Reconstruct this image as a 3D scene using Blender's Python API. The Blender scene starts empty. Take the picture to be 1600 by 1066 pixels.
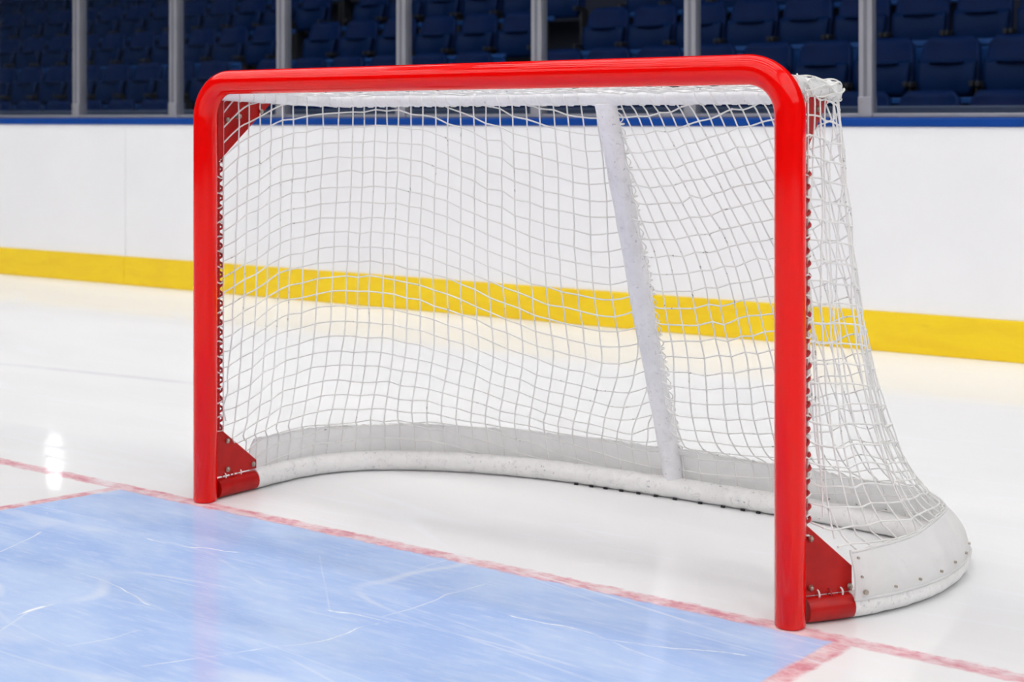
import bpy, math, random
import numpy as np
from mathutils import Vector

random.seed(7)
rng = np.random.default_rng(11)
SC = bpy.context.scene
COL = SC.collection

# ------------------------------------------------------------------ camera
FPX, CAMX, CAMY, CAMZ = 2285.0, 2.345, -3.041, 1.14
RV, DV = (0.814, 0.5804), (-0.5804, 0.814)
cam = bpy.data.cameras.new('camera')
cam.sensor_width = 36.0
cam.lens = FPX / 1600 * 36.0
cam.shift_y = (187 - 533) / 1600
cam.clip_end = 200
cam.dof.use_dof = True
cam.dof.focus_distance = 3.85
cam.dof.aperture_fstop = 4.0
camo = bpy.data.objects.new('camera', cam)
camo.location = (CAMX, CAMY, CAMZ)
camo.rotation_euler = (math.radians(90), 0, math.atan2(0.5804, 0.814))
COL.objects.link(camo)
SC.camera = camo

# ------------------------------------------------------------------ view, world, sampling
SC.view_settings.view_transform = 'Standard'
SC.view_settings.look = 'None'
SC.view_settings.gamma = 1
SC.view_settings.use_curve_mapping = False
SC.view_settings.exposure = 0.05
SC.cycles.use_denoising = True
SC.cycles.max_bounces = 6
SC.cycles.diffuse_bounces = 4
SC.cycles.glossy_bounces = 3
SC.cycles.use_adaptive_sampling = True
SC.cycles.adaptive_threshold = 0.04
SC.cycles.transparent_max_bounces = 16
SC.cycles.sample_clamp_indirect = 8
W = bpy.data.worlds.new('world'); SC.world = W; W.use_nodes = True
W.node_tree.nodes['Background'].inputs[0].default_value = (0.8, 0.86, 1.0, 1)
W.node_tree.nodes['Background'].inputs[1].default_value = 0.05
LAMP_POWER = 7.6          # radiance of the ceiling fixtures over the rink

def proj(X, Y, Z):
    vx, vy = X - CAMX, Y - CAMY
    l = vx * RV[0] + vy * RV[1]; D = vx * DV[0] + vy * DV[1]
    if D < 0.1: return (-9999, -9999, D)
    return (800 + FPX * l / D, 187 - (Z - CAMZ) * FPX / D, D)

# ------------------------------------------------------------------ mesh helpers
class MB:
    def __init__(self): self.v = []; self.f = []; self.sm = []
    def add(self, vs, fs, smooth=False):
        b = len(self.v); self.v += [tuple(map(float, p)) for p in vs]
        for f in fs: self.f.append(tuple(b + i for i in f)); self.sm.append(smooth)
    def box(self, x0, x1, y0, y1, z0, z1):
        self.add([(x0,y0,z0),(x1,y0,z0),(x1,y1,z0),(x0,y1,z0),(x0,y0,z1),(x1,y0,z1),(x1,y1,z1),(x0,y1,z1)],
                 [(0,3,2,1),(4,5,6,7),(0,1,5,4),(1,2,6,5),(2,3,7,6),(3,0,4,7)])
    def tube(self, path, r, sides=8, closed=False, caps=True, rfun=None):
        P = np.array(path, float); n = len(P)
        if closed: T = np.roll(P, -1, 0) - np.roll(P, 1, 0)
        else:
            T = np.empty_like(P); T[1:-1] = P[2:] - P[:-2]; T[0] = P[1] - P[0]; T[-1] = P[-1] - P[-2]
        T /= np.linalg.norm(T, axis=1)[:, None] + 1e-12
        up = np.array([0, 0, 1.0]) if abs(T[0][2]) < 0.9 else np.array([0, 1.0, 0])
        N = np.cross(T[0], up); N /= np.linalg.norm(N)
        vs = []
        ang = np.linspace(0, 2 * math.pi, sides, endpoint=False)
        for i in range(n):
            N = N - T[i] * np.dot(N, T[i]); N /= np.linalg.norm(N) + 1e-12
            B = np.cross(T[i], N)
            rr = r if rfun is None else rfun(i / (n - 1.0), r)
            for a in ang: vs.append(P[i] + rr * (math.cos(a) * N + math.sin(a) * B))
        fs = []
        m = n if closed else n - 1
        for i in range(m):
            j = (i + 1) % n
            for k in range(sides):
                k2 = (k + 1) % sides
                fs.append((i*sides+k, i*sides+k2, j*sides+k2, j*sides+k))
        self.add(vs, fs, True)
        if caps and not closed:
            self.add(vs[:sides], [tuple(range(sides))[::-1]]); self.add(vs[-sides:], [tuple(range(sides))])
    def prism(self, poly, off):      # poly: 3D points of one face, off: extrusion vector
        n = len(poly); o = Vector(off)
        vs = [Vector(p) for p in poly] + [Vector(p) + o for p in poly]
        fs = [tuple(range(n))[::-1], tuple(range(n, 2*n))]
        for i in range(n): j = (i+1) % n; fs.append((i, j, n+j, n+i))
        self.add(vs, fs)
    def grid(self, G, smooth=True):  # G: rows x cols x 3
        R, Cc = len(G), len(G[0])
        vs = [p for row in G for p in row]
        fs = [(i*Cc+j, i*Cc+j+1, (i+1)*Cc+j+1, (i+1)*Cc+j) for i in range(R-1) for j in range(Cc-1)]
        self.add(vs, fs, smooth)
    def ball(self, c, r, sq=1.0, n=6, m=4):
        vs = [(c[0], c[1], c[2]+r*sq)]
        for i in range(1, m):
            t = math.pi*i/m
            for k in range(n):
                a = 2*math.pi*k/n
                vs.append((c[0]+r*math.sin(t)*math.cos(a), c[1]+r*math.sin(t)*math.sin(a), c[2]+r*sq*math.cos(t)))
        vs.append((c[0], c[1], c[2]-r*sq))
        fs = []
        for k in range(n): fs.append((0, 1+k, 1+(k+1) % n))
        for i in range(m-2):
            for k in range(n):
                a = 1+i*n+k; b = 1+i*n+(k+1) % n
                fs.append((a, a+n, b+n, b))
        L = len(vs)-1
        for k in range(n): fs.append((L, 1+(m-2)*n+(k+1) % n, 1+(m-2)*n+k))
        self.add(vs, fs, True)
    def build(self, name, mat, parent=None, bevel=0, solid=0, seg=2):
        me = bpy.data.meshes.new(name)
        me.from_pydata(self.v, [], self.f); me.update()
        me.polygons.foreach_set('use_smooth', self.sm)
        me.materials.append(mat)
        o = bpy.data.objects.new(name, me); COL.objects.link(o)
        if parent is not None: o.parent = parent
        if solid:
            m = o.modifiers.new('thickness', 'SOLIDIFY'); m.thickness = solid; m.offset = 0
        if bevel:
            m = o.modifiers.new('bevel', 'BEVEL'); m.width = bevel; m.segments = seg; m.limit_method = 'ANGLE'
            m.angle_limit = math.radians(40)
        return o

def empty(name, loc=(0, 0, 0), rz=0):
    o = bpy.data.objects.new(name, None); COL.objects.link(o)
    o.location = loc; o.rotation_euler = (0, 0, rz); o.empty_display_size = 0.1
    return o
def tag(o, label=None, cat=None, group=None, kind=None):
    if label: o['label'] = label
    if cat: o['category'] = cat
    if group: o['group'] = group
    if kind: o['kind'] = kind
    return o

# ------------------------------------------------------------------ material helpers
class NT:
    def __init__(self, name):
        self.m = bpy.data.materials.new(name); self.m.use_nodes = True
        self.t = self.m.node_tree; self.p = self.t.nodes['Principled BSDF']
    def n(self, typ, **kw):
        nd = self.t.nodes.new(typ)
        for k, v in kw.items():
            if k.startswith('i_'):
                nd.inputs[int(k[2:])].default_value = v
            else: setattr(nd, k, v)
        return nd
    def l(self, a, b): self.t.links.new(a, b)
    def math(self, op, a, b=None, c=None, clamp=False):
        nd = self.t.nodes.new('ShaderNodeMath'); nd.operation = op; nd.use_clamp = clamp
        for i, x in enumerate((a, b, c)):
            if x is None: continue
            if isinstance(x, (int, float)): nd.inputs[i].default_value = x
            else: self.l(x, nd.inputs[i])
        return nd.outputs[0]
    def ramp(self, val, a, b, lo=0.0, hi=1.0, smooth=True):
        nd = self.t.nodes.new('ShaderNodeMapRange'); nd.clamp = True
        if smooth: nd.interpolation_type = 'SMOOTHSTEP'
        self.l(val, nd.inputs[0]); nd.inputs[1].default_value = a; nd.inputs[2].default_value = b
        nd.inputs[3].default_value = lo; nd.inputs[4].default_value = hi
        return nd.outputs[0]
    def mix(self, fac, a, b):
        nd = self.t.nodes.new('ShaderNodeMix'); nd.data_type = 'RGBA'
        if isinstance(fac, (int, float)): nd.inputs[0].default_value = fac
        else: self.l(fac, nd.inputs[0])
        for i, x in ((6, a), (7, b)):
            if isinstance(x, tuple): nd.inputs[i].default_value = (*x[:3], 1)
            else: self.l(x, nd.inputs[i])
        return nd.outputs[2]
    def pos(self): return self.t.nodes.new('ShaderNodeNewGeometry').outputs['Position']
    def noise(self, vec, scale, detail=3, rough=0.5, dist=0.0, sc=None, rz=0.0):
        if sc is not None or rz:
            mp = self.t.nodes.new('ShaderNodeMapping'); self.l(vec, mp.inputs[0])
            if sc is not None: mp.inputs[3].default_value = sc
            mp.inputs[2].default_value = (0, 0, rz); vec = mp.outputs[0]
        nd = self.t.nodes.new('ShaderNodeTexNoise'); self.l(vec, nd.inputs['Vector'])
        nd.inputs['Scale'].default_value = scale; nd.inputs['Detail'].default_value = detail
        nd.inputs['Roughness'].default_value = rough; nd.inputs['Distortion'].default_value = dist
        return nd.outputs[0]
    def bump(self, h, strength=0.2, dist=0.01):
        nd = self.t.nodes.new('ShaderNodeBump'); nd.inputs['Strength'].default_value = strength
        nd.inputs['Distance'].default_value = dist; self.l(h, nd.inputs['Height'])
        self.l(nd.outputs[0], self.p.inputs['Normal']); return nd
    def set(self, **kw):
        for k, v in kw.items():
            s = self.p.inputs[k.replace('_', ' ')]
            if isinstance(v, (int, float)): s.default_value = v
            elif isinstance(v, tuple): s.default_value = (*v[:3], 1)
            else: self.l(v, s)

def simple(name, col, rough=0.5, metal=0.0, var=0.06, scale=20, coat=0.0, spec=0.5):
    t = NT(name); p = t.n('ShaderNodeTexCoord').outputs['Object']
    nz = t.noise(p, scale, 4)
    dark = tuple(max(0, c * (1 - var)) for c in col); lite = tuple(min(1, c * (1 + var)) for c in col)
    t.set(Base_Color=t.mix(nz, dark, lite), Metallic=metal, Coat_Weight=coat)
    t.p.inputs['Specular IOR Level'].default_value = spec
    t.set(Roughness=t.ramp(nz, 0.3, 0.7, max(0, rough - 0.05), rough + 0.05, False))
    return t.m

# ---- ice with painted crease and goal line (world coordinates are the place's own)
def G(px, py):
    dep = CAMZ * FPX / (py - 187); lat = (px - 800) / FPX * dep
    return (round(CAMX + lat*RV[0] + dep*DV[0], 4), round(CAMY + lat*RV[1] + dep*DV[1], 4))

# skate scratches on the ice, metres: (x0, y0, x1, y1, half width, strength)
def _seg(a, b, w, st): return (*G(*a), *G(*b), w, st)
SCR = [_seg((232, 842), (367, 861), .0050, .9), (_seg((127, 895), (232, 941), .0040, .8)), _seg((499, 868), (514, 951), .0035, .3),
       _seg((514, 951), (604, 972), .0050, .8), _seg((225, 1037), (400, 1020), .0045, .8), _seg((400, 1020), (590, 975), .0045, .8),
       _seg((800, 963), (950, 1000), .0045, .9), _seg((950, 1000), (1156, 1019), .0045, .85), _seg((600, 963), (756, 916), .0045, .6),
       _seg((0, 862), (62, 828), .0055, .7), _seg((0, 988), (45, 958), .0060, .6), _seg((45, 958), (70, 951), .013, .9),
       _seg((110, 1003), (215, 978), .0045, .55), _seg((640, 900), (700, 880), .004, .5), _seg((960, 1005), (1080, 1050), .004, .5)]
def ice_material():
    t = NT('ice'); P = t.pos()
    sep = t.n('ShaderNodeSeparateXYZ'); t.l(P, sep.inputs[0]); X, Y = sep.outputs[0], sep.outputs[1]
    n_edge = t.noise(P, 22, 4, 0.65)
    n_edge2 = t.noise(P, 60, 4, 0.7, 0, (0.35, 1, 1), -0.62)
    wob = t.math('MULTIPLY', t.math('SUBTRACT', n_edge, 0.5), 0.030)
    wob2 = t.math('MULTIPLY', t.math('SUBTRACT', n_edge2, 0.5), 0.024)
    Xw = t.math('ADD', X, wob); Yw = t.math('ADD', t.math('ADD', Y, wob), wob2)
    # base ice
    big = t.noise(P, 0.55, 4, 0.55, 0.4, (0.5, 1.4, 1), -0.5)
    fine = t.noise(P, 6, 5, 0.6, 0.2, (0.35, 1.6, 1), -0.5)
    base = t.mix(t.ramp(big, 0.35, 0.65), (0.82, 0.826, 0.838), (0.885, 0.888, 0.894))
    base = t.mix(t.math('MULTIPLY', t.ramp(fine, 0.55, 0.8), 0.25), base, (0.93, 0.935, 0.94))
    # faint grey line behind the goal
    gl = t.math('SUBTRACT', Y, t.math('ADD', t.math('MULTIPLY', X, 0.15), 1.672))
    gm = t.math('MULTIPLY', t.ramp(t.math('ABSOLUTE', gl), 0.010, 0.045, 1, 0), t.ramp(t.noise(P, 2.2, 2), 0.35, 0.6, 0.15, 1))
    gm = t.math('MULTIPLY', gm, t.ramp(X, -2.5, -2.2, 1, 0))
    base = t.mix(t.math('MULTIPLY', gm, 0.4), base, (0.52, 0.50, 0.58))
    # crease area
    yl = t.math('ADD', t.math('MULTIPLY', X, GL_S), GL_Y)
    dy = t.math('SUBTRACT', Yw, yl)                              # <0 : in front of the goal line
    xl = t.math('ADD', t.math('MULTIPLY', t.math('ADD', Yw, 0.06), 0.26), CR_L)
    dl = t.math('SUBTRACT', Xw, xl)
    xr = t.math('ADD', t.math('MULTIPLY', Yw, 0.09), CR_R)
    dr = t.math('SUBTRACT', xr, Xw)
    e = 0.006
    inl = t.ramp(dl, -e, e); inr = t.ramp(dr, -e, e); iny = t.ramp(dy, -e - .02, e - .02, 1, 0)
    far = t.ramp(Y, -2.0, -1.98)
    blue = t.math('MULTIPLY', t.math('MULTIPLY', inl, inr), t.math('MULTIPLY', iny, far))
    ln = lambda d, w: t.ramp(t.math('ABSOLUTE', d), w - 0.007, w + 0.007, 1, 0)
    goal = ln(dy, 0.026)
    sl = t.math('MULTIPLY', ln(t.math('ADD', dl, 0.022), 0.022), iny)
    sr = t.math('MULTIPLY', ln(t.math('ADD', dr, 0.022), 0.024), iny)
    red = t.math('MAXIMUM', goal, t.math('MAXIMUM', sl, sr))
    bl_n = t.noise(P, 3.2, 5, 0.62, 0.3, (0.6, 1.3, 1), -0.5)
    bl_f = t.noise(P, 55, 4, 0.7, 0.0, (0.16, 1.0, 1), -0.62)      # fine skate grain
    bcol = t.mix(t.ramp(bl_n, 0.3, 0.72), (0.385, 0.535, 0.88), (0.53, 0.67, 0.93))
    bcol = t.mix(t.math('MULTIPLY', t.ramp(bl_f, 0.45, 0.72), 0.32), bcol, (0.72, 0.80, 0.95))
    # scratches
    scr = None
    scmask = t.ramp(t.noise(P, 7, 5, 0.7), 0.33, 0.62, 0.12, 1.0)
    wv = t.noise(P, 2.3, 3, 0.5)
    vec = t.n('ShaderNodeVectorMath', operation='ADD')
    wvx = t.n('ShaderNodeCombineXYZ'); k = t.math('MULTIPLY', t.math('SUBTRACT', wv, 0.5), 0.16)
    t.l(k, wvx.inputs[0]); t.l(t.math('MULTIPLY', k, -0.8), wvx.inputs[1])
    t.l(P, vec.inputs[0]); t.l(wvx.outputs[0], vec.inputs[1]); PW = vec.outputs[0]
    spw = t.n('ShaderNodeSeparateXYZ'); t.l(PW, spw.inputs[0]); XW, YW = spw.outputs[0], spw.outputs[1]
    for (x0, y0, x1, y1, w, s) in SCR:
        L = math.hypot(x1-x0, y1-y0); ux, uy = (x1-x0)/L, (y1-y0)/L
        a = t.math('SUBTRACT', XW, x0); b = t.math('SUBTRACT', YW, y0)
        along = t.math('ADD', t.math('MULTIPLY', a, ux), t.math('MULTIPLY', b, uy))
        perp = t.math('ABSOLUTE', t.math('SUBTRACT', t.math('MULTIPLY', a, uy), t.math('MULTIPLY', b, ux)))
        over = t.math('MAXIMUM', t.math('MULTIPLY', along, -1), t.math('SUBTRACT', along, L))
        dd = t.math('ADD', perp, t.math('MULTIPLY', t.math('MAXIMUM', over, 0), 0.25))
        m = t.math('MULTIPLY', t.ramp(dd, w * 0.1, w, 1, 0), s)
        m = t.math('MULTIPLY', m, scmask)
        scr = m if scr is None else t.math('MAXIMUM', scr, m)
    for (sc, rz, sx, th, st) in ((1.1, 0.45, 0.16, .0045, .42), (1.6, -0.35, 0.14, .0050, .36), (1.3, 1.25, 0.18, .0042, .36), (2.6, 0.75, 0.12, .0050, .30), (2.2, 0.1, 0.15, .0050, .28)):
        iso = t.math('ABSOLUTE', t.math('SUBTRACT', t.noise(P, sc, 1.5, 0.35, 0.0, (sx, 1, 1), rz), 0.5))
        msk = t.ramp(t.noise(P, 1.9 + sc * .5, 3), 0.40, 0.58)
        m = t.math('MULTIPLY', t.math('MULTIPLY', t.ramp(iso, 0.0005, th, 1, 0), msk), st)
        scr = t.math('MAXIMUM', scr, m)
    bits = t.math('MULTIPLY', t.ramp(t.noise(P, 70, 5, 0.75, 0, (0.25, 1, 1), -0.6), 0.62, 0.72), 0.55)
    scr = t.math('MAXIMUM', scr, t.math('MULTIPLY', bits, t.ramp(t.noise(P, 2.0, 3), 0.34, 0.58)))
    rcol = t.mix(t.ramp(n_edge, 0.35, 0.7), (0.66, 0.20, 0.26), (0.82, 0.48, 0.53))
    col = t.mix(blue, base, bcol)
    fade = t.ramp(t.noise(P, 14, 5, 0.7, 0, (0.5, 1.2, 1), -0.5), 0.35, 0.68, 0.92, 0.28)
    col = t.mix(t.math('MULTIPLY', red, fade), col, rcol)
    col = t.mix(scr, col, (0.86, 0.89, 0.95))
    t.set(Base_Color=col)
    t.p.inputs['Specular IOR Level'].default_value = 0.0
    rr = t.ramp(t.noise(P, 1.3, 4, 0.6), 0.3, 0.7, 0.07, 0.13)
    t.set(Roughness=t.math('ADD', rr, t.math('MULTIPLY', scr, 0.3)))
    h = t.math('ADD', t.math('MULTIPLY', t.noise(P, 9, 4, 0.6, 0, (0.4, 1, 1), 0.5), 0.6), t.math('MULTIPLY', scr, 0.4))
    bp = t.bump(h, 0.10, 0.004)
    gl = t.n('ShaderNodeBsdfGlossy'); gl.inputs[0].default_value = (1, 1, 1, 1)
    t.l(t.math('ADD', t.math('ADD', rr, -0.03), t.math('MULTIPLY', scr, 0.3)), gl.inputs['Roughness']); t.l(bp.outputs[0], gl.inputs['Normal'])
    fr = t.n('ShaderNodeFresnel'); fr.inputs[0].default_value = 1.31
    fac = t.math('ADD', t.math('MULTIPLY', fr.outputs[0], ICE_SPEC), 0.10)
    mx = t.n('ShaderNodeMixShader'); t.l(fac, mx.inputs[0]); t.l(t.p.outputs[0], mx.inputs[1]); t.l(gl.outputs[0], mx.inputs[2])
    t.l(mx.outputs[0], t.t.nodes['Material Output'].inputs[0])
    return t.m
GL_S, GL_Y, CR_L, CR_R = 0.015, -0.030, -1.25, 1.065
ICE_SPEC = 0.22

def red_paint():
    t = NT('red_enamel'); P = t.n('ShaderNodeTexCoord').outputs['Object']
    nz = t.noise(P, 30, 4)
    t.set(Base_Color=t.mix(nz, (0.88, 0.001, 0.0008), (0.91, 0.002, 0.0012)), Roughness=0.055)
    t.p.inputs['Specular IOR Level'].default_value = 0.32
    return t.m
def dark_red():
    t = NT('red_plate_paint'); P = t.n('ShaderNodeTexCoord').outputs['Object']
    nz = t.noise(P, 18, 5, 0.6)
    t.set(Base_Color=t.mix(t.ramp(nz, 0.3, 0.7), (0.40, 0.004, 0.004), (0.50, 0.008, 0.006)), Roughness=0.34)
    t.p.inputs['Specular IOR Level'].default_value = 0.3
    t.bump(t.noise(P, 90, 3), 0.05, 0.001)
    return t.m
def tape(name, marks=0.5, wrap=22.0, axis=0, tint=(0.86, 0.86, 0.875)):
    t = NT(name); P = t.n('ShaderNodeTexCoord').outputs['Object']
    n1 = t.noise(P, 16, 5, 0.65, 0.6); n2 = t.noise(P, 75, 4, 0.7)
    col = t.mix(t.ramp(n1, 0.35, 0.7), tint, tuple(c * 0.93 for c in tint))
    spots = t.math('MULTIPLY', t.ramp(n2, 0.61, 0.69), t.ramp(t.noise(P, 9, 3), 0.42, 0.58))
    col = t.mix(t.math('MULTIPLY', spots, marks), col, (0.34, 0.34, 0.38))
    st = t.ramp(t.noise(P, 30, 5, 0.75, 1.5), 0.53, 0.68)
    col = t.mix(t.math('MULTIPLY', st, marks * 0.45), col, (0.50, 0.50, 0.52))
    t.set(Base_Color=col, Roughness=0.5)
    wv = t.n('ShaderNodeTexWave', bands_direction='XYZ'[axis] if axis < 3 else 'DIAGONAL', wave_profile='SAW'); t.l(P, wv.inputs[0])
    wv.inputs['Scale'].default_value = wrap / 6.28; wv.inputs['Distortion'].default_value = 1.5; wv.inputs['Detail'].default_value = 2
    t.bump(t.math('ADD', t.math('MULTIPLY', wv.outputs['Fac'], 0.5), t.math('MULTIPLY', n1, 0.7)), 0.32, 0.006)
    return t.m
def cord():
    t = NT('white_net_cord'); P = t.n('ShaderNodeTexCoord').outputs['Object']
    n1 = t.noise(P, 7, 3); n2 = t.noise(P, 60, 3, 0.7)
    col = t.mix(n1, (0.80, 0.79, 0.77), (0.88, 0.88, 0.87))
    sp = t.math('MULTIPLY', t.ramp(n2, 0.60, 0.68), t.ramp(t.noise(P, 4.5, 3), 0.50, 0.62))
    t.set(Base_Color=t.mix(t.math('MULTIPLY', sp, 0.75), col, (0.12, 0.12, 0.13)), Roughness=0.7)
    return t.m
def fabric():
    t = NT('white_skirt_fabric'); P = t.n('ShaderNodeTexCoord').outputs['Object']
    n1 = t.noise(P, 9, 5, 0.6, 0.8); n2 = t.noise(P, 40, 4, 0.7)
    col = t.mix(t.ramp(n1, 0.3, 0.7), (0.88, 0.88, 0.88), (0.93, 0.93, 0.93))
    col = t.mix(t.math('MULTIPLY', t.ramp(n2, 0.62, 0.75), 0.2), col, (0.62, 0.61, 0.60))
    t.set(Base_Color=col, Roughness=0.55)
    t.bump(t.math('ADD', n1, t.math('MULTIPLY', n2, 0.2)), 0.25, 0.012)
    tl = t.n('ShaderNodeBsdfTranslucent'); t.l(col, tl.inputs[0])
    mx = t.n('ShaderNodeMixShader', i_0=0.36); t.l(t.p.outputs[0], mx.inputs[1]); t.l(tl.outputs[0], mx.inputs[2])
    t.l(mx.outputs[0], t.t.nodes['Material Output'].inputs[0])
    return t.m
def board_mat():
    t = NT('white_board_plastic'); P = t.pos()
    n1 = t.noise(P, 1.4, 5, 0.6, 0.3); n2 = t.noise(P, 26, 5, 0.75, 0.2, (0.3, 1, 1))
    col = t.mix(t.ramp(n1, 0.3, 0.7), (0.88, 0.88, 0.905), (0.91, 0.91, 0.93))
    col = t.mix(t.math('MULTIPLY', t.ramp(n2, 0.66, 0.76), 0.10), col, (0.45, 0.45, 0.5))
    t.set(Base_Color=col, Roughness=0.42)
    return t.m
def kick_mat():
    t = NT('yellow_kick_plastic'); P = t.pos()
    n1 = t.noise(P, 2.5, 5, 0.65, 0.5, (1, 1, 5)); n2 = t.noise(P, 30, 4, 0.7, 0, (0.3, 1, 2))
    col = t.mix(t.ramp(n1, 0.35, 0.7), (0.95, 0.67, 0.002), (0.90, 0.60, 0.002))
    col = t.mix(t.math('MULTIPLY', t.ramp(n2, 0.62, 0.75), 0.22), col, (0.45, 0.31, 0.03))
    t.set(Base_Color=col, Roughness=0.45)
    return t.m
def glass_mat():
    t = NT('clear_rink_glass')
    tr = t.n('ShaderNodeBsdfTransparent'); tr.inputs[0].default_value = (0.93, 0.95, 0.965, 1)
    gl = t.n('ShaderNodeBsdfGlossy'); gl.inputs[0].default_value = (1, 1, 1, 1); gl.inputs['Roughness'].default_value = 0.03
    fr = t.n('ShaderNodeFresnel'); fr.inputs[0].default_value = 1.45
    sm = t.math('MULTIPLY', fr.outputs[0], 0.07, clamp=True)
    mx = t.n('ShaderNodeMixShader'); t.l(sm, mx.inputs[0]); t.l(tr.outputs[0], mx.inputs[1]); t.l(gl.outputs[0], mx.inputs[2])
    t.l(mx.outputs[0], t.t.nodes['Material Output'].inputs[0])
    return t.m
def emit(name, col, s):
    t = NT(name)
    nz = t.noise(t.n('ShaderNodeTexCoord').outputs['Object'], 3, 2)
    t.set(Base_Color=(0.8, 0.8, 0.8), Emission_Color=t.mix(nz, col, tuple(c * 0.97 for c in col)))
    t.p.inputs['Emission Strength'].default_value = s
    return t.m

M = dict(
    ice=ice_material(), red=red_paint(), dred=dark_red(),
    tape_top=tape('white_taped_tube', 0.35, 14, 0), tape_base=tape('white_padded_base_tube', 1.0, 26, 3, (0.88, 0.875, 0.87)),
    tape_mid=tape('white_taped_support', 0.75, 20, 2, (0.88, 0.88, 0.91)),
    cord=cord(), fabric=fabric(), board=board_mat(), kick=kick_mat(), glass=glass_mat(),
    redcord=simple('dark_red_cord', (0.40, 0.012, 0.014), 0.6, var=0.3, scale=90),
    cap=simple('blue_cap_rail_plastic', (0.001, 0.050, 0.29), 0.4, var=0.1, scale=5, spec=0.2),
    alu=simple('brushed_aluminium', (0.38, 0.38, 0.43), 0.42, 0.6, 0.06, 12),
    alu_shade=simple('shadowed_aluminium_groove', (0.20, 0.20, 0.24), 0.45, 0.5, 0.06, 12),
    seat=simple('navy_seat_plastic', (0.0009, 0.012, 0.066), 0.5, var=0.18, scale=9, spec=0.08),
    seatpan=simple('navy_seat_pan_plastic', (0.0005, 0.012, 0.060), 0.5, var=0.18, scale=9, spec=0.08),
    steel=simple('black_seat_bracket', (0.012, 0.013, 0.018), 0.5, var=0.2),
    bolt=simple('zinc_bolt', (0.45, 0.40, 0.34), 0.35, 0.9, 0.25, 120),
    conc=simple('concrete', (0.09, 0.085, 0.075), 0.85, var=0.2, scale=6),
    dconc=simple('dark_painted_concrete', (0.008, 0.012, 0.030), 0.8, var=0.25, scale=4),
    lit_band=simple('lit_backrest_edge_blue', (0.006, 0.055, 0.22), 0.4, var=0.15, scale=4),
    fence=simple('grey_blue_stand_wall', (0.035, 0.055, 0.11), 0.6, var=0.15, scale=2),
    wall=simple('arena_wall_paint', (0.14, 0.15, 0.17), 0.8, var=0.1, scale=0.5),
    walldark=simple('dark_stand_wall_paint', (0.012, 0.018, 0.04), 0.8, var=0.1, scale=0.5),
    ceil=simple('arena_ceiling_deck', (0.62, 0.62, 0.63), 0.8, var=0.1, scale=0.5),
    housing=simple('white_lamp_housing', (0.7, 0.7, 0.7), 0.4),
    lamp=emit('lamp_diffuser', (1.0, 0.985, 0.97), LAMP_POWER),
    lamp_hot=emit('stand_lamp_diffuser', (1.0, 0.99, 0.97), 15.0),
)

# ------------------------------------------------------------------ the setting
def struct(mb, name, mat, **kw):
    return tag(mb.build(name, mat, **kw), kind='structure')

b = MB()
b.add([(-40, -30, 0), (26, -30, 0), (26, 5.2, 0), (-40, 5.2, 0)], [(0, 1, 2, 3)])
struct(b, 'floor', M['ice'])

# boards: straight run through two points on the ice
B0 = np.array([-7.05, 3.565]); B1 = np.array([0.325, 3.914])
BU = (B1 - B0) / np.linalg.norm(B1 - B0); BN = np.array([-BU[1], BU[0]])   # BN points away from the rink
BO = B0 - BU * 12.0; BL = 26.0
B_ANG = math.atan2(BU[1], BU[0])
def bpt(s, n, z): p = BO + BU * s + BN * n; return (p[0], p[1], z)
def bbox(mb, s0, s1, n0, n1, z0, z1):
    mb.add([bpt(s0,n0,z0), bpt(s1,n0,z0), bpt(s1,n1,z0), bpt(s0,n1,z0), bpt(s0,n0,z1), bpt(s1,n0,z1), bpt(s1,n1,z1), bpt(s0,n1,z1)],
           [(0,3,2,1),(4,5,6,7),(0,1,5,4),(1,2,6,5),(2,3,7,6),(3,0,4,7)])
seam = (np.array([-5.689, 3.625]) - BO) @ BU
edges = [0.0]
k = seam - 4 * 2.9
seams = []
s = seam
while s > 0: s -= 9.6
s += 9.6
while s < BL: seams.append(s); s += 9.6
b = MB(); prev = 0.0
for s in seams + [BL]:
    bbox(b, prev + .0015, s - .0015, 0.0, 0.10, 0.196, 1.105); prev = s
struct(b, 'wall_back', M['board'], bevel=0.0015, seg=1)
b = MB(); prev = 0.0
for s in seams + [BL]:
    bbox(b, prev + .001, s - .001, -0.012, 0.10, 0.0, 0.196); prev = s
struct(b, 'baseboard_back', M['kick'], bevel=0.004, seg=2)
b = MB(); bbox(b, 0, BL, -0.012, 0.14, 1.105, 1.150)
struct(b, 'trim_1', M['cap'], bevel=0.008, seg=2)
b = MB(); bbox(b, 0, BL, 0.035, 0.105, 1.150, 1.172)
struct(b, 'trim_2', M['alu'], bevel=0.003, seg=1)

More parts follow.
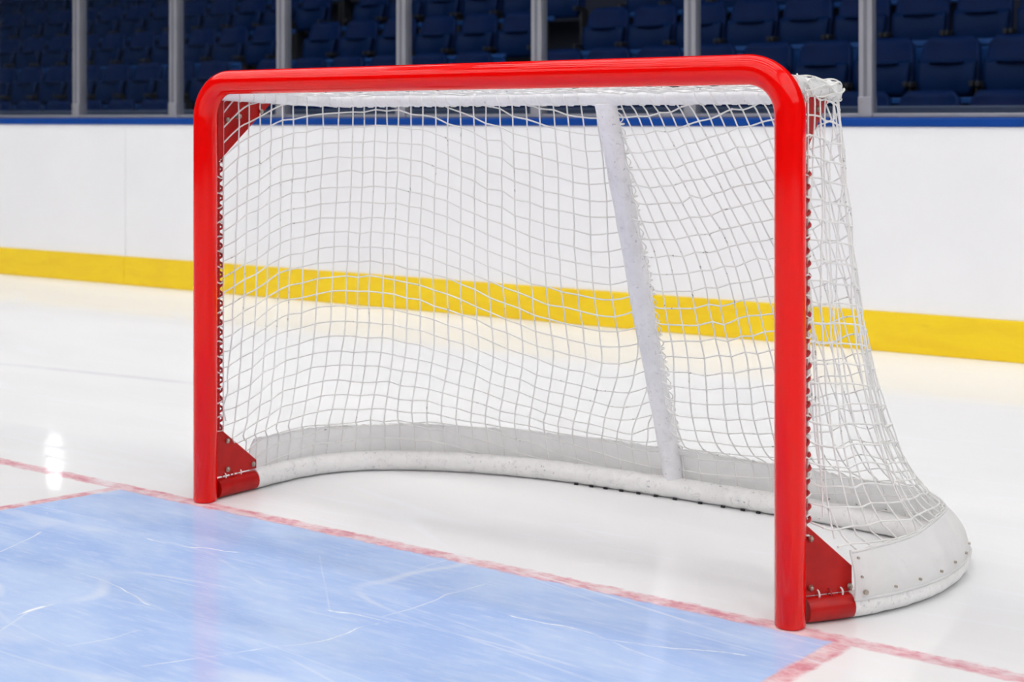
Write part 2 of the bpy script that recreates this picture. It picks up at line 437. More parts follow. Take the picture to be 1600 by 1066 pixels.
# stanchions and glass panes
s_first = (np.array([-6.229, 3.599]) - BO) @ BU
st_s = [s_first + 0.9645 * i for i in range(-5, 11)]
GLASS_TOP = 2.75
ordn = ['first', 'second', 'third', 'fourth', 'fifth', 'sixth', 'seventh', 'eighth', 'ninth', 'tenth', 'eleventh', 'twelfth',
        'thirteenth', 'fourteenth', 'fifteenth', 'sixteenth']
vis = [i for i, s in enumerate(st_s) if 0 < proj(*bpt(s, 0, 1.2))[0] < 1600]
for i, s in enumerate(st_s):
    if i < vis[0] - 1 or i > vis[-1] + 1: continue
    p = bpt(s, 0.07, 1.150)
    root = empty('glass_stanchion', p, B_ANG)
    if i in vis:
        q = i - vis[0]
        place = ['leftmost', 'second from the left', 'third from the left, just right of the goal frame corner', 'fourth from the left',
                 'fifth from the left, by the aisle steps', 'second from the right', 'rightmost and widest'][min(q, 6)]
        if q == 2: place = 'third from the left, above the crossbar'
        lab = f'grey aluminium rink glass stanchion, {place}'
    else:
        lab = 'grey aluminium glass stanchion just beyond the %s edge of the picture' % ('left' if i < vis[0] else 'right')
    tag(root, lab, 'post', 'stanchions between the rink glass panes')
    m = MB(); m.box(-.034, .034, -.040, .030, .0, GLASS_TOP - 1.15)
    m.build('post', M['alu'], root, bevel=.004, seg=2)
    m = MB(); m.box(-.009, .009, -.044, -.036, .0, GLASS_TOP - 1.15)  # darker strip with the shade of the post's groove put into its colour
    m.build('groove_shade_strip', M['alu_shade'], root, bevel=.002, seg=1)
    m = MB(); m.box(-.036, .036, -.047, .032, .0, .105)
    m.build('foot_bracket', M['alu'], root, bevel=.004, seg=1)
    for dz in (.03, .08):
        m = MB(); m.tube([(-.02, -.046, dz), (-.02, -.052, dz)], .006, 8)
        m.build('bolt', M['bolt'], root)
for i in range(len(st_s) - 1):
    if i < vis[0] - 1 or i > vis[-1]: continue
    m = MB(); bbox(m, st_s[i] + .037, st_s[i+1] - .037, .064, .076, 1.172, GLASS_TOP)
    o = m.build('window_%d' % (i + 1), M['glass']); tag(o, kind='structure')

# stands
ROW_Y = [6.75 + .8 * i for i in range(7)]
ROW_Z = [0.48 + .42 * i for i in range(7)]
XL, XR = -24.0, 8.0
AISLES = [(-8.93, -8.55), (-5.50, -5.03)]
b = MB(); b.add([(XL, 4.05, 0.002), (XR, 4.05, .002), (XR, 15, .002), (XL, 15, .002)], [(0, 1, 2, 3)])
struct(b, 'floor_concourse', M['dconc'])
b = MB(); b.box(XL, XR, 5.75, 5.85, 0.0, 1.225); struct(b, 'wall_front', M['fence'], bevel=.01, seg=1)
for i in range(7):
    b = MB(); y0 = ROW_Y[i] - .42; b.box(XL, XR, y0, y0 + (.8 if i < 6 else 1.6), 0.003, ROW_Z[i])
    struct(b, 'floor_tier_%d' % (i + 1), M['dconc'], bevel=.01, seg=1)
for ai, (a0, a1) in enumerate(AISLES):
    for i in range(1, 7):
        y0 = ROW_Y[i] - .42
        b = MB(); b.box(a0 + .01, a1 - .01, y0 - .36, y0 - .001, ROW_Z[i-1] + .001, ROW_Z[i] - .21)
        struct(b, 'floor_step_%d' % (ai * 6 + i), M['conc'], bevel=.008, seg=1)
        b = MB(); b.box(a0 + .01, a1 - .01, y0 + .005, y0 + .40, ROW_Z[i] + .0005, ROW_Z[i] + .012)
        struct(b, 'floor_landing_%d' % (ai * 6 + i), M['conc'], bevel=.004, seg=1)
b = MB(); b.box(XL, 26, 13.6, 13.8, 0, 11); struct(b, 'wall_far', M['walldark'])
b = MB(); b.box(XL - .3, XL, -24, 13.8, 0, 11); struct(b, 'wall_left', M['wall'])
b = MB(); b.box(26.0, 26.3, -24, 13.8, 0, 11); struct(b, 'wall_right', M['wall'])
b = MB(); b.box(XL, 26, -24.2, -24, 0, 11); struct(b, 'wall_near', M['wall'])
b = MB(); b.box(XL - .3, 26.3, -24.2, 13.8, 11, 11.2); struct(b, 'ceiling', M['ceil'])

# ceiling lamps over the rink
def lamp(x, y, z, lx, ly, mat, label, group):
    root = empty('ceiling_light', (x, y, z)); tag(root, label, 'light', group)
    m = MB(); m.box(-lx/2 - .05, lx/2 + .05, -ly/2 - .05, ly/2 + .05, .01, .12); m.build('housing', M['housing'], root, bevel=.01, seg=1)
    m = MB(); m.box(-lx/2, lx/2, -ly/2, ly/2, -.02, .009); m.build('diffuser', mat, root)
    for sx in (-.4, .4):
        m = MB(); m.tube([(lx * sx, 0, .12), (lx * sx, 0, 11 - z)], .01, 6); m.build('hanger', M['steel'], root)
for iy in range(8):
    for x in (-11.5, -1.0, 9.5, 20.0):
        lamp(x, 4.2 - 2.75 * iy, 9.0, 9.4, 0.5, M['lamp'], 'long white ceiling lamp hanging over the ice, outside the picture', 'ceiling lamps over the rink')
root = empty('hanging_lamp', (-18.1, 12.4, 4.9)); tag(root, 'bright three-head lamp hanging over the stands, mirrored in the ice', 'light')
for k, (z0, sz) in enumerate(((-.15, .15), (-.62, .13), (-1.10, .10))):
    m = MB(); m.box(-sz, sz, .06, .16, z0 - sz * .9, z0 + sz * .9); h = m.build('lamp_head', M['housing'], root, bevel=.01, seg=1)
    m = MB(); m.box(-sz * .9, sz * .9, .02, .059, z0 - sz * .8, z0 + sz * .8); m.build('diffuser', M['lamp_hot'], h)
m = MB(); m.tube([(0, .17, -1.2), (0, .17, 6.1)], .015, 8); m.build('hanger', M['steel'], root)

# ------------------------------------------------------------------ seats
def seat_proto():
    root = empty('arena_seat')
    # backrest: rounded trapezoid, gently curved shell
    N = 14; top = .86; bot = .44
    m = MB(); rows = []
    for i in range(9):
        t = i / 8; z = bot + (top - bot) * t
        w = .235 - .022 * t
        if t > .8: w -= .055 * ((t - .8) / .2) ** 2.2
        y = .10 + .10 * t
        rows.append([(-w + 2 * w * j / N, y - .035 * (abs(-1 + 2 * j / N) ** 2) , z) for j in range(N + 1)])
    m.grid(rows); m.build('backrest', M['seat'], root, solid=.03, bevel=0)
    # folded seat pan in front of the backrest
    m = MB(); rows = []
    for i in range(7):
        t = i / 6; z = .415 + .26 * t
        w = .205 + .012 * t
        if t < .2: w -= .02 * (1 - t / .2)
        y = .045 - .02 * math.sin(math.pi * t) + .035 * t
        rows.append([(-w + 2 * w * j / N, y + .012 * math.cos(math.pi * (-1 + 2 * j / N)), z) for j in range(N + 1)])
    m.grid(rows); pan = m.build('seat_pan', M['seatpan'], root, solid=.045)
    m = MB(); m.box(-.13, .13, .022, .052, .655, .674); m.build('grip_lip', M['seatpan'], pan, bevel=.008)
    for s in (-1, 1):
        m = MB(); m.box(s * .228 - .012, s * .228 + .012, .02, .15, .0, .50)
        m.box(s * .228 - .014, s * .228 + .014, -.10, .12, .48, .52)
        m.build('side_bracket', M['steel'], root, bevel=.005, seg=1)
    return root
def copy_tree(o, parent=None):
    c = o.copy(); COL.objects.link(c); c.parent = parent
    for ch in o.children: copy_tree(ch, c)
    return c
row_names = ['front row', 'second row', 'third row', 'fourth row', 'fifth row']
proto = seat_proto(); used = False
P0 = .4965
blocks = [('right-hand block', -5.03, +1, 13, 'seat right of the grey steps'),
          ('middle block', -5.50, -1, 6, 'seat left of the grey steps'),
          ('left-hand block', -8.93, -1, 16, 'seat left of the far-left aisle')]
seat_list = []
for i in range(5):
    for (bn, x0, sgn, cnt, how) in blocks:
        pitch = P0 if sgn > 0 else .512
        for q in range(cnt):
            x = x0 + sgn * pitch * (q + .5) + (.12 if i == 0 and sgn > 0 else 0)
            y, z = ROW_Y[i], ROW_Z[i]
            px, py, D = proj(x, y, z + .42); _, pt, _ = proj(x, y, z + .86)
            if px < -45 or px > 1640 or py < -6: continue
            if pt > 184: continue
            seat_list.append((i, bn, q, how, x, y, z))
for (i, bn, q, how, x, y, z) in seat_list:
    o = proto if not used else copy_tree(proto); used = True
    o.location = (x, y, z); o.rotation_euler = (0, 0, random.uniform(-.02, .02))
    tag(o, f'navy folding seat, {row_names[i]}, {ordn[q]} {how}', 'seat',
        'navy folding seats in the stands')
for i in (0, 1, 2, 3):        # added lighter blue strips imitating the lit tops of the backrests
    for k, (x0, x1) in enumerate(((-5.02, XR), (-8.54, -5.51), (XL, -8.94))):
        b = MB(); yy = ROW_Y[i] + .30; zz = ROW_Z[i] + (.80 if i == 1 else .77)
        b.box(x0, x1, yy, yy + .04, zz, zz + .045)
        b.box(x0, x1, yy + .01, yy + .03, ROW_Z[i] + .001, zz - .002) if i == 1 else None
        struct(b, 'trim_%d' % (3 + i * 3 + k), M['lit_band'], bevel=.006, seg=1)

# ------------------------------------------------------------------ the goal
goal = empty('hockey_goal', (0, 0, 0))
tag(goal, 'red ice hockey goal with white net standing behind the blue crease', 'goal')
R0 = 0.0353
XLP, XRP = -0.938, 0.945
YLP = -0.015
ZC = 1.250
def ypost(x): return YLP * (XRP - x) / (XRP - XLP)
def arc(cx, cz, r, a0, a1, n):
    return [(cx + r * math.cos(math.radians(a0 + (a1-a0)*i/n)), 0.0, cz + r * math.sin(math.radians(a0 + (a1-a0)*i/n))) for i in range(n + 1)]
RC = 0.105
def zc(x): return ZC
path = [(XLP, 0, ZC - .17)] + arc(XLP + RC, ZC - RC, RC, 180, 90, 14) + [(XLP + .3 + .32 * i, 0, ZC) for i in range(5)] + arc(XRP - RC, ZC - RC, RC, 90, 0, 14) + [(XRP, 0, ZC - .17)]
path = [(p[0], ypost(p[0]), p[2] + .005 * (p[0] - XLP) / (XRP - XLP)) for p in path]
m = MB(); m.tube(path, R0, 32); m.build('crossbar', M['red'], goal)
for x in (XLP, XRP):
    m = MB(); yp = ypost(x); m.tube([(x, yp, 0.001), (x, yp, .005), (x, yp, .5), (x, yp, ZC - (.169 if x < 0 else .164))], R0, 32, rfun=lambda t, r: r - (.004 if t == 0 else 0)); m.build('goal_post', M['red'], goal)

# base frame: centreline on the ice
def catmull(pts, n=12):
    P = [np.array(p, float) for p in pts]; P = [2*P[0]-P[1]] + P + [2*P[-1]-P[-2]]
    out = []
    for i in range(1, len(P) - 2):
        for k in range(n):
            t = k / n
            out.append(.5*((2*P[i]) + (-P[i-1]+P[i+1])*t + (2*P[i-1]-5*P[i]+4*P[i+1]-P[i+2])*t*t + (-P[i-1]+3*P[i]-3*P[i+1]+P[i+2])*t**3))
    out.append(P[-2]); return out
ZB = 0.032
base_pts = [(XLP + .004, .01), (-.924, .165), (-.905, .37), (-.83, .52), (-.69, .637), (-.495, .730), (-.246, .795), (0.0, .818), (.286, .832),
            (.517, .835), (.70, .828), (.88, .815), (1.02, .77), (1.105, .66), (1.132, .52), (1.125, .38), (1.09, .255), (1.03, .135), (.955, .03)]
base = np.array([(p[0], p[1]) for p in catmull(base_pts, 10)])
cum = np.concatenate([[0], np.cumsum(np.linalg.norm(np.diff(base, axis=0), axis=1))])
def base_at(s):
    return np.array([np.interp(s, cum, base[:, 0]), np.interp(s, cum, base[:, 1])])
def base_nrm(s):
    a = base_at(max(0, s - .02)); b_ = base_at(min(cum[-1], s + .02)); d = b_ - a; d /= np.linalg.norm(d)
    return np.array([-d[1], d[0]])          # outward (curve runs left -> back -> right)
LB = cum[-1]
S_L, S_R = .162, LB - .128                  # where the red stubs end
def stub(s0, s1, label=None):
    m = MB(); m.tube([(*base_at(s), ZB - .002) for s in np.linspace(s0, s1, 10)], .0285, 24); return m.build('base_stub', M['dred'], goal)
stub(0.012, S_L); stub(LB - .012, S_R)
m = MB()
nn = 130
def rf(t, r):
    return r + .0009 * math.sin(t * 190) * math.sin(t * 31) + .0005 * math.sin(t * 420)
m.tube([(*base_at(s), ZB) for s in np.linspace(S_L - .002, S_R + .002, nn)], .0305, 20, rfun=rf); m.build('base_frame', M['tape_base'], goal)

# top frame (white bar running back from the posts and across)
ZT, RT = 1.203, 0.0225
TXL, TXR, TY, TR, TRR = -.900, .918, .452, .12, .19
top_pts = [(XLP + .012, .02), (TXL, .10), (TXL, TY - TR)]
top = [np.array(top_pts[0]), np.array(top_pts[1])]
top += [np.array((TXL, y)) for y in np.linspace(.14, TY - TR - .01, 5)]
top += [np.array((TXL + TR - TR * math.cos(a), TY - TR + TR * math.sin(a))) for a in np.linspace(0, math.pi/2, 10)]
top += [np.array((x, TY)) for x in np.linspace(TXL + TR + .02, TXR - TRR - .02, 20)]
top += [np.array((TXR - TRR + TRR * math.sin(a), TY - TRR + TRR * math.cos(a))) for a in np.linspace(0, math.pi/2, 12)]
top += [np.array((TXR, y)) for y in np.linspace(TY - TRR - .01, .14, 4)] + [np.array((TXR + .004, .10)), np.array((XRP - .012, .02))]
top = np.array(top)
tcum = np.concatenate([[0], np.cumsum(np.linalg.norm(np.diff(top, axis=0), axis=1))])
def top_at(s): return np.array([np.interp(s, tcum, top[:, 0]), np.interp(s, tcum, top[:, 1])])
LT = tcum[-1]
def top_z(s):
    return ZT + .018 * (1 - min(1, max(0, top_at(s)[1]) / TY))
m = MB(); m.tube([(p[0], p[1], top_z(tcum[i])) for i, p in enumerate(top)], RT, 20, rfun=lambda t, r: r + .0012 * math.sin(t * 150) * math.sin(t * 23)); m.build('top_frame', M['tape_top'], goal)

# centre support
SX = .178
sp0, sp1 = np.array([SX, TY - .004, ZT - .012]), np.array([SX, .840, .064])
m = MB(); m.tube([sp0 + (sp1 - sp0) * t for t in np.linspace(0, 1, 24)], .031, 22, rfun=lambda t, r: r + .001 * math.sin(t * 90)); m.build('centre_support', M['tape_mid'], goal)
m = MB(); m.tube([(SX - .045 + .09 * t, TY, ZT) for t in np.linspace(0, 1, 7)], RT + .005, 20, rfun=lambda t, r: r - .004 * abs(2 * t - 1) ** 3); m.build('joint_collar', M['tape_top'], goal)

m = MB(); path = []
for i in range(420):
    t = i / 419; a = i * 2 * math.pi / 8; p = sp0 + (sp1 - sp0) * (.02 + .96 * t)
    path.append((p[0] + .026 + .008 * math.cos(a), p[1] + .022 + .008 * math.sin(a), p[2] + .01 * math.sin(a * .5)))
m.tube(path, .0019, 5); m.build('support_lace', M['cord'] , goal)
# ---- net: spring-mesh drape
CELL = .050
s_sup_t = (TXR * 0 + 0)
# arc length at the support on both curves
i_t = np.interp(0, [0], [0])
def s_at_x(curve, cumv, x, lo, hi):
    ss = np.linspace(lo, hi, 400); xs = np.interp(ss, cumv, curve[:, 0]); return ss[np.argmin(abs(xs - x))]
sT = s_at_x(top, tcum, SX, LT * .3, LT * .75); sB = s_at_x(base, cum, SX, LB * .3, LB * .75)
NL, NR, NV = 30, 28, 23
cols_t = np.concatenate([np.linspace(0.03, sT, NL + 1)[:-1], np.linspace(sT, LT - .03, NR + 1)])
cols_b = np.concatenate([(0.02 + (sB - .02) * np.linspace(0, 1, NL + 1) ** 1.12)[:-1], np.linspace(sB, LB - .02, NR + 1)])
NC = len(cols_t)
def out_nrm(f, s, L):
    a = f(max(0, s - .02)); c = f(min(L, s + .02)); d = c - a; d /= np.linalg.norm(d); return np.array([-d[1], d[0]])
topP = np.array([[*(top_at(s) + out_nrm(top_at, s, LT) * .012), top_z(s) + .012] for s in cols_t])
def lean(s):
    e = min(s - S_L, S_R - s); e = min(max(e / .38, 0), 1)
    return 004e-3 - .040 * e * e * (3 - 2 * e) * (1.0 if s > LB * .62 else .7)
ZSK = .150
botP = np.array([[*(base_at(s) + out_nrm(base_at, s, LB) * lean(s)), ZSK] for s in cols_b])
X0 = np.zeros((NV + 1, NC, 3))
for r in range(NV + 1):
    t = r / NV; X0[r] = topP * (1 - t) + botP * t
X0[:, 0, 0], X0[:, 0, 1] = XLP + .012, .050; X0[:, -1, 0], X0[:, -1, 1] = XRP - .012 + .012, .050
for r in range(NV + 1):
    X0[r, 0, 2] = X0[r, -1, 2] = ZT - .01 + (ZSK - ZT + .01) * r / NV
    t = r / NV
    X0[r, NL] = topP[NL] * (1 - t) + botP[NL] * t
    zz = X0[r, NL, 2]; yb = sp0[1] + (sp1[1] - sp0[1]) * (sp0[2] - zz) / (sp0[2] - sp1[2]) + .036
    if r: X0[r, NL, 1] = max(yb, X0[r, NL, 1])
X0[:, 0, 0] = XLP + .006; X0[:, 0, 1] = .052; X0[:, -1, 0] = XRP + .018; X0[:, -1, 1] = .056
Xn = X0.copy()
fix = np.zeros((NV + 1, NC), bool); fix[0] = fix[-1] = True; fix[:, 0] = fix[:, -1] = True; fix[:, NL] = True
restH = np.linalg.norm(X0[:, 1:] - X0[:, :-1], axis=2)
slackH = 1.012
restH = restH * slackH
restH[:, NL + 10:] *= 1.03
restH *= (1 + .010 * rng.standard_normal(restH.shape))
chord = np.linalg.norm(X0[1:] - X0[:-1], axis=2)
restV = chord * 1.014 * (1 + .008 * rng.standard_normal(chord.shape))
restV[:, NL + 12:] *= .9905
vel = np.zeros_like(Xn); g = np.array([0, 0, -9.8]); dt = .004
w = (~fix).astype(float)
def relax(A, wa, a_sl, b_sl, rest, stiff, comp):
    Pa, Pb = A[a_sl], A[b_sl]; wa_, wb = wa[a_sl], wa[b_sl]
    d = Pb - Pa; L = np.linalg.norm(d, axis=2); ws = wa_ + wb
    e = L - rest; e = np.where(e > 0, e * stiff, e * comp)
    c = (e / (L * np.where(ws > 0, ws, 1)))[..., None] * d
    return c * wa_[..., None], -c * wb[..., None]
S = slice
for it in range(420):
    prev = Xn.copy()
    vel = vel * .97 + g * dt
    Xn = Xn + vel * dt * w[..., None]
    for k in range(14):
        D = np.zeros_like(Xn); cnt = np.zeros(w.shape)
        for a_sl, b_sl, rest in (((S(None, -1), S(None)), (S(1, None), S(None)), restV), ((S(None), S(None, -1)), (S(None), S(1, None)), restH)):
            ca, cb = relax(Xn, w, a_sl, b_sl, rest, 1.0, .12)
            D[a_sl] += ca; D[b_sl] += cb
        Xn = Xn + D * .45
    vel = (Xn - prev) / dt * w[..., None]
# irregular hand-knotted look
jit = rng.standard_normal(Xn.shape) * np.array([.0010, .0010, .0010]); Xn = Xn + jit * w[..., None]
# the last courses run straight down inside the skirt to the base tube
tubeP = np.array([[*(base_at(s) + out_nrm(base_at, s, LB) * .010), .058] for s in cols_b])
tubeP[0] = (XLP + .012, .05, .06); tubeP[-1] = (XRP, .05, .06)
NE = 2
Xn = np.concatenate([Xn, [Xn[-1] * (1 - k / NE) + tubeP * (k / NE) for k in range(1, NE + 1)]]); NV += NE

def spline_strand(P, sub=3):
    return catmull(P, sub)
RS = .0023
def surf(c, v):              # point of the draped cloth at column c, row coordinate v
    c = min(max(c, 0), NC - 1); v = min(max(v, 0), NV)
    c0 = min(int(c), NC - 2); v0 = min(int(v), NV - 1); fc, fv = c - c0, v - v0
    return (Xn[v0, c0] * (1-fc) + Xn[v0, c0+1] * fc) * (1-fv) + (Xn[v0+1, c0] * (1-fc) + Xn[v0+1, c0+1] * fc) * fv
# the courses of knots do not run level: they climb to the middle of the left bay, drop to the support, climb again
hk_c = [0, 3, 8, 15, NL - 4, NL, NL + 5, NC - 9, NC - 1]
hk_v = [0.0, -1.7, -2.9, -3.1, 0.1, 0.6, 0.1, -2.9, -3.6]
hshift = np.interp(np.arange(NC), hk_c, hk_v)
hshift = np.convolve(np.pad(hshift, 2, mode='edge'), np.ones(5) / 5, 'valid') + .05 * rng.standard_normal(NC)
m = MB()
def hidden_by_plate(p):      # the net stops short of the lower corner plates
    return p[1] < .165 and p[2] < (.225 if p[0] > 0 else .200) - max(0, p[1] - .04) * 1.0
def strand(pts):
    run = []
    for p in pts:
        if hidden_by_plate(p):
            if len(run) > 1: m.tube(spline_strand(run, 2), RS, 5, caps=False)
            run = []
        else: run.append(p)
    if len(run) > 1: m.tube(spline_strand(run, 2), RS, 5, caps=False)
def sst(x, a, b): x = min(max((x - a) / (b - a), 0), 1); return x * x * (3 - 2 * x)
NX, NY2 = 5, 3
def col_of(j, v):            # column reached by strand j at row v: the cords lean sideways as they hang
    if j <= NL + NY2:
        c = j - (sst(v, 2, 13) * .9 + sst(v, 15, 23) * 2.1) * (max(j, 0) / NL) ** 1.3
        return (NL, True) if c > NL - .05 else (c, False)
    k = j - (NL + NY2 + 1) - NX + 1                 # -NX+1 .. NR
    c = NL + k + (6.2 * sst(v, -3, 11) - 1.6 * sst(v, 14, 23)) * (1 - max(k, 0) / NR) ** .8
    if k > 0 and v <= 0: c = NL + k
    return (NL + .12 + .12 * (j % 3), True) if c < NL + .2 else (min(c, NC - 1), False)
NSTR = NL + NY2 + 1 + NX + NR
for j in range(NSTR):
    pts = [surf(col_of(j, v)[0] if v > 0 else min(max(col_of(j, 0)[0], 0), NC - 1), v) for v in range(NV + 1)]
    strand(pts)
strand(list(Xn[0])); strand(list(Xn[NV]))
hs = lambda c: np.interp(c, np.arange(NC), hshift)
for r in range(-3, NV + 5):
    run = []; lastc = 0
    for j in range(NSTR):
        v = r + hs(min(j, NC - 1)); c, cl = col_of(j, v); v = r + hs(c); c, cl = col_of(j, v); v = r + hs(c) + .04 * rng.standard_normal()
        if cl and j != NL + NY2: continue
        if 0.12 < v < NV - .1:
            p = surf(c, v)
            if 0 < c < NC - 1 and not cl and not hidden_by_plate(p): m.ball(p, .0039, .9, 5, 3)
            if not run and j > 0:       # run out to the edge it started from
                run.append(surf(c - .6, 0 if v < NV / 2 else NV))
            run.append(p); lastc = c
        elif run:
            run.append(surf(lastc + .6, 0 if v < NV / 2 else NV))
            if len(run) > 2: strand(run)
            run = []
    if len(run) > 2: strand(run)
m.build('net', M['cord'], goal)

# top netting between crossbar and top frame, plus its side flaps
m = MB()
TN = 9
tp = []
for c in range(NC):
    e = Xn[0, c]
    x = min(max(e[0], XLP + .03), XRP - .03) if 6 < c < NC - 7 else e[0]
    fx = XLP + .03 + (XRP - XLP - .06) * ((cols_t[c] - cols_t[8]) / (cols_t[-9] - cols_t[8]))
    if c < 8: a = np.array([XLP + .01, .03 + (e[1]-.03) * .15 if False else .03, ZC - .03])
    elif c > NC - 9: a = np.array([XRP - .01, .03, ZC - .03])
    else: a = np.array([min(max(fx, XLP + .06), XRP - .06), .032, ZC + .004])
    tp.append([a * (1 - t) + e * t + np.array([0, 0, -.012 * math.sin(math.pi * t)]) + rng.standard_normal(3) * .0015 * (0 < t < 1) for t in np.linspace(0, 1, TN)])
tp = np.array(tp)
for c in range(8, NC - 8): m.tube(catmull(tp[c], 2), RS, 5, caps=False)
for k in range(TN - 1): m.tube(catmull(tp[8:NC-8, k], 1), RS, 5, caps=False)
m.build('top_netting', M['cord'], goal)

# white lacing spiralled round the top frame
def helix(curve_fn, s0, s1, z, r, pitch, n_per=9, jitter=.0):
    out = []; L = abs(s1 - s0); n = int(L / pitch * n_per)
    for i in range(n + 1):
        s = s0 + (s1 - s0) * i / n; a = 2 * math.pi * i / n_per
        p = curve_fn(s); q = curve_fn(s + 1e-3); d = q - p; d = d / (np.linalg.norm(d) + 1e-9); nn_ = np.array([-d[1], d[0]])
        rr = r * (1 + random.uniform(-jitter, jitter))
        out.append((p[0] + nn_[0] * rr * math.cos(a), p[1] + nn_[1] * rr * math.cos(a), (z(s) if callable(z) else z) + rr * math.sin(a)))
    return out
m = MB(); m.tube(helix(top_at, .04, LT - .04, top_z, RT + .0015, .047, 10, .03), .0022, 5); m.build('top_lacing', M['cord'], goal)
# doubled edge cords of the net along the side bars
for side in (0, 1):
    for q in range(4):
        m = MB()
        s0, s1 = (.03, .62) if side == 0 else (LT - .03, LT - .62)
        path = []
        for i in range(30):
            s = s0 + (s1 - s0) * i / 29; p = top_at(s); nn_ = out_nrm(top_at, min(max(s, .01), LT - .01), LT)
            a = math.radians(-35 + 36 * q) + .30 * math.sin(i * .8 + q * 2); rr = RT + .004 + .003 * math.sin(i * .9 + q)
            path.append((p[0] + nn_[0] * rr * math.cos(a), p[1] + nn_[1] * rr * math.cos(a), top_z(s) + rr * math.sin(a)))
        m.tube(catmull(path, 2), .0022, 5)
        m.build('edge_cord', M['cord'], goal)

# red lacing behind the posts
for x in (XLP, XRP):
    sx = 1 if x > 0 else -1
    xx = x + (-.008 if sx < 0 else .015)
    m = MB(); m.tube([(xx, .044, .19), (xx, .044, 1.04)], .0055, 10); m.build('lacing_rod', M['dred'], goal)
    m = MB(); path = []
    n = 420
    for i in range(n + 1):
        z = .195 + .845 * i / n; a = 2 * math.pi * z / .029
        rr = .0080 + .0020 * math.sin(z * 57) 
        path.append((xx + rr * math.cos(a) + sx * .000, .050 + rr * math.sin(a), z))
    m.tube(path, .0038, 6); m.build('lacing_cord', M['redcord'], goal)
    for r in range(2, NV - 2):
        z = float(Xn[r, 0 if sx < 0 else -1][2]); m = MB()
        m.tube([(xx + .011 * math.cos(a), .050 + .013 * math.sin(a), z + .004 * math.sin(2 * a + r)) for a in np.linspace(0, 2 * math.pi, 12, endpoint=False)], .0022, 5, closed=True)
        m.build('net_tie', M['cord'], goal)

# gusset plates with bolts
def plate(poly_yz, xfun, bolts, th=.006):
    m = MB(); poly = [(xfun(y), y, z) for y, z in poly_yz]
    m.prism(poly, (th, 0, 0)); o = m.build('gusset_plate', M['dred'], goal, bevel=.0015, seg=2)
    for (y, z) in bolts:
        for d in ((-.0005, -.006), (th + .0005, th + .006)):
            b_ = MB(); b_.tube([(xfun(y) + d[0], y, z), (xfun(y) + d[1], y, z)], .0075, 10)
            b_.ball((xfun(y) + d[1], y, z), .005, 1, 8, 4)
            b_.build('bolt', M['bolt'], o)
    return o
xl = lambda y: XLP + .002 + (y - .03) * .09
xr = lambda y: XRP + .004 + (y - .03) * .72
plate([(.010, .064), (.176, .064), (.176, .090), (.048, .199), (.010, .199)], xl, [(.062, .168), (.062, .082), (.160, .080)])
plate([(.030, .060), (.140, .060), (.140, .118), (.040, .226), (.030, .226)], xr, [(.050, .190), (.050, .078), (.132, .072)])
ylim = .235
plate([(.030, 1.01), (.030, 1.200), (ylim, 1.190)], lambda y: XLP + (TXL - .020 - XLP) * min(max((y - .03) / .08, 0), 1), [(.06, 1.14), (.10, 1.15), (.19, 1.165)])
plate([(.030, .965), (.030, 1.200), (.262, 1.190)], lambda y: TXR + .001, [(.06, 1.14), (.10, 1.15), (.19, 1.165)])
# small dark clips under the inner side of the base tube
for px_ in (905, 928, 950, 975, 1003, 1030, 1060, 1098, 1135, 1165, 1190):
    gx = np.interp(px_, (860, 950, 1100, 1212), (-.246, -.038, .286, .517))
    s_ = s_at_x(base, cum, gx, LB * .2, LB * .8); p = base_at(s_); nrm = base_nrm(s_); q = p - nrm * .020
    m = MB(); m.box(-.006, .006, -.003, .003, .0, .005)
    o = m.build('tube_clip', M['steel'], goal); o.location = (q[0], q[1], .001); o.rotation_euler = (0, 0, math.atan2(-nrm[0], nrm[1]))
# loops tying the lower plates to the stubs
for side in (0, 1):
    for ds in (.045, .075, .105):
        s = ds if side == 0 else LB - ds
        p = base_at(s); nrm = base_nrm(s); d = np.array([nrm[1], -nrm[0]])
        pts = []
        for a in np.linspace(0, 2 * math.pi, 12, endpoint=False):
            pts.append((p[0] + nrm[0] * .009 * math.cos(a), p[1] + nrm[1] * .009 * math.cos(a), .062 + .009 * math.sin(a)))
        m = MB(); m.tube(pts, .0022, 5, closed=True); m.build('plate_tie', M['redcord'] if ds == .075 else M['cord'], goal)

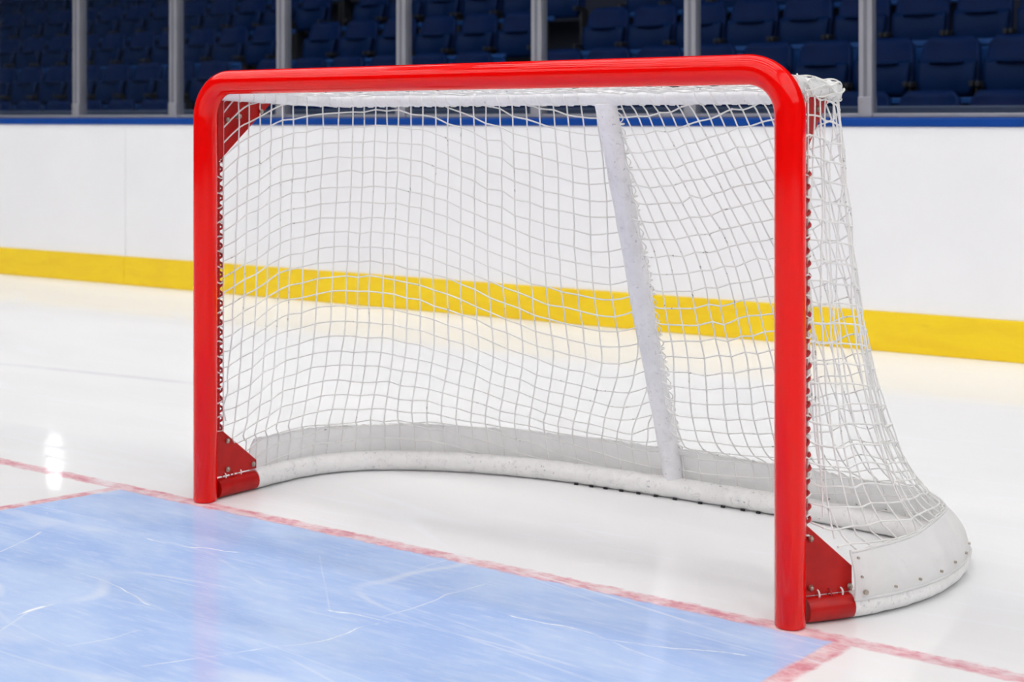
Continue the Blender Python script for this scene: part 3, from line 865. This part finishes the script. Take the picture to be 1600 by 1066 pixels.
# skirt around the base, outside the net
ss = np.linspace(S_L + .01, S_R + .004, 150); rows = []
def net_low(s, h):          # lean of the net surface near the base
    return .20 * h
NRW = 10
def skirt_pt(s, t):
    p = base_at(s); nrm = base_nrm(s); ln_ = lean(s)
    z = .048 + (ZSK + .002 - .048) * t
    wr = (.0028 * math.sin(s * 33 + 1.3 * math.sin(s * 7)) + .0018 * math.sin(s * 71 + 2 * t)) * (t * (1 - t) * 4)
    off = .029 * (1 - t) + (ln_ + .006) * t + wr + .012 * math.sin(math.pi * t)
    return (p[0] + nrm[0] * off, p[1] + nrm[1] * off, z + .002 * math.sin(s * 19) * t)
Gd = [[skirt_pt(s, t) for s in ss] for t in np.linspace(0, 1, NRW)]
m = MB(); m.grid(Gd); sk = m.build('skirt', M['fabric'], goal)
m = MB()
for t, r in ((0.0, .0035), (1.0, .0032)):
    m.tube([skirt_pt(s, t) for s in ss], r, 6)
m.tube([skirt_pt(ss[-1], t) for t in np.linspace(0, 1, 12)], .003, 6)
m.tube([skirt_pt(ss[0], t) for t in np.linspace(0, 1, 12)], .003, 6)
m.build('hem', M['fabric'], sk)
for q, s in enumerate(np.linspace(S_R - .02, S_R - 1.05, 13)):
    p = np.array(skirt_pt(s, .16)); nrm = base_nrm(s)
    r = .006 if q == 0 else .0032
    m = MB(); m.tube([p, p + np.array([nrm[0], nrm[1], 0]) * .006], r, 8); m.build('rivet', M['bolt'], sk)
for q, t in enumerate((.5, .88)):
    p = np.array(skirt_pt(S_R - .012, t)); nrm = base_nrm(S_R - .012)
    m = MB(); m.tube([p, p + np.array([nrm[0], nrm[1], 0]) * .005], .003, 8); m.build('rivet', M['bolt'], sk)
# lace holding the net to the skirt hem
m = MB(); path = []
for i, s in enumerate(np.linspace(ss[0], ss[-1], 190)):
    p = np.array(skirt_pt(s, 1.0)); nrm = base_nrm(s); a = i * math.pi / 2
    path.append((p[0] + nrm[0] * .006 * math.cos(a) - nrm[0]*.004, p[1] + nrm[1] * .006 * math.cos(a) - nrm[1]*.004, p[2] + .004 * math.sin(a)))
m.tube(path, .0018, 5); m.build('skirt_lace', M['cord'], goal)
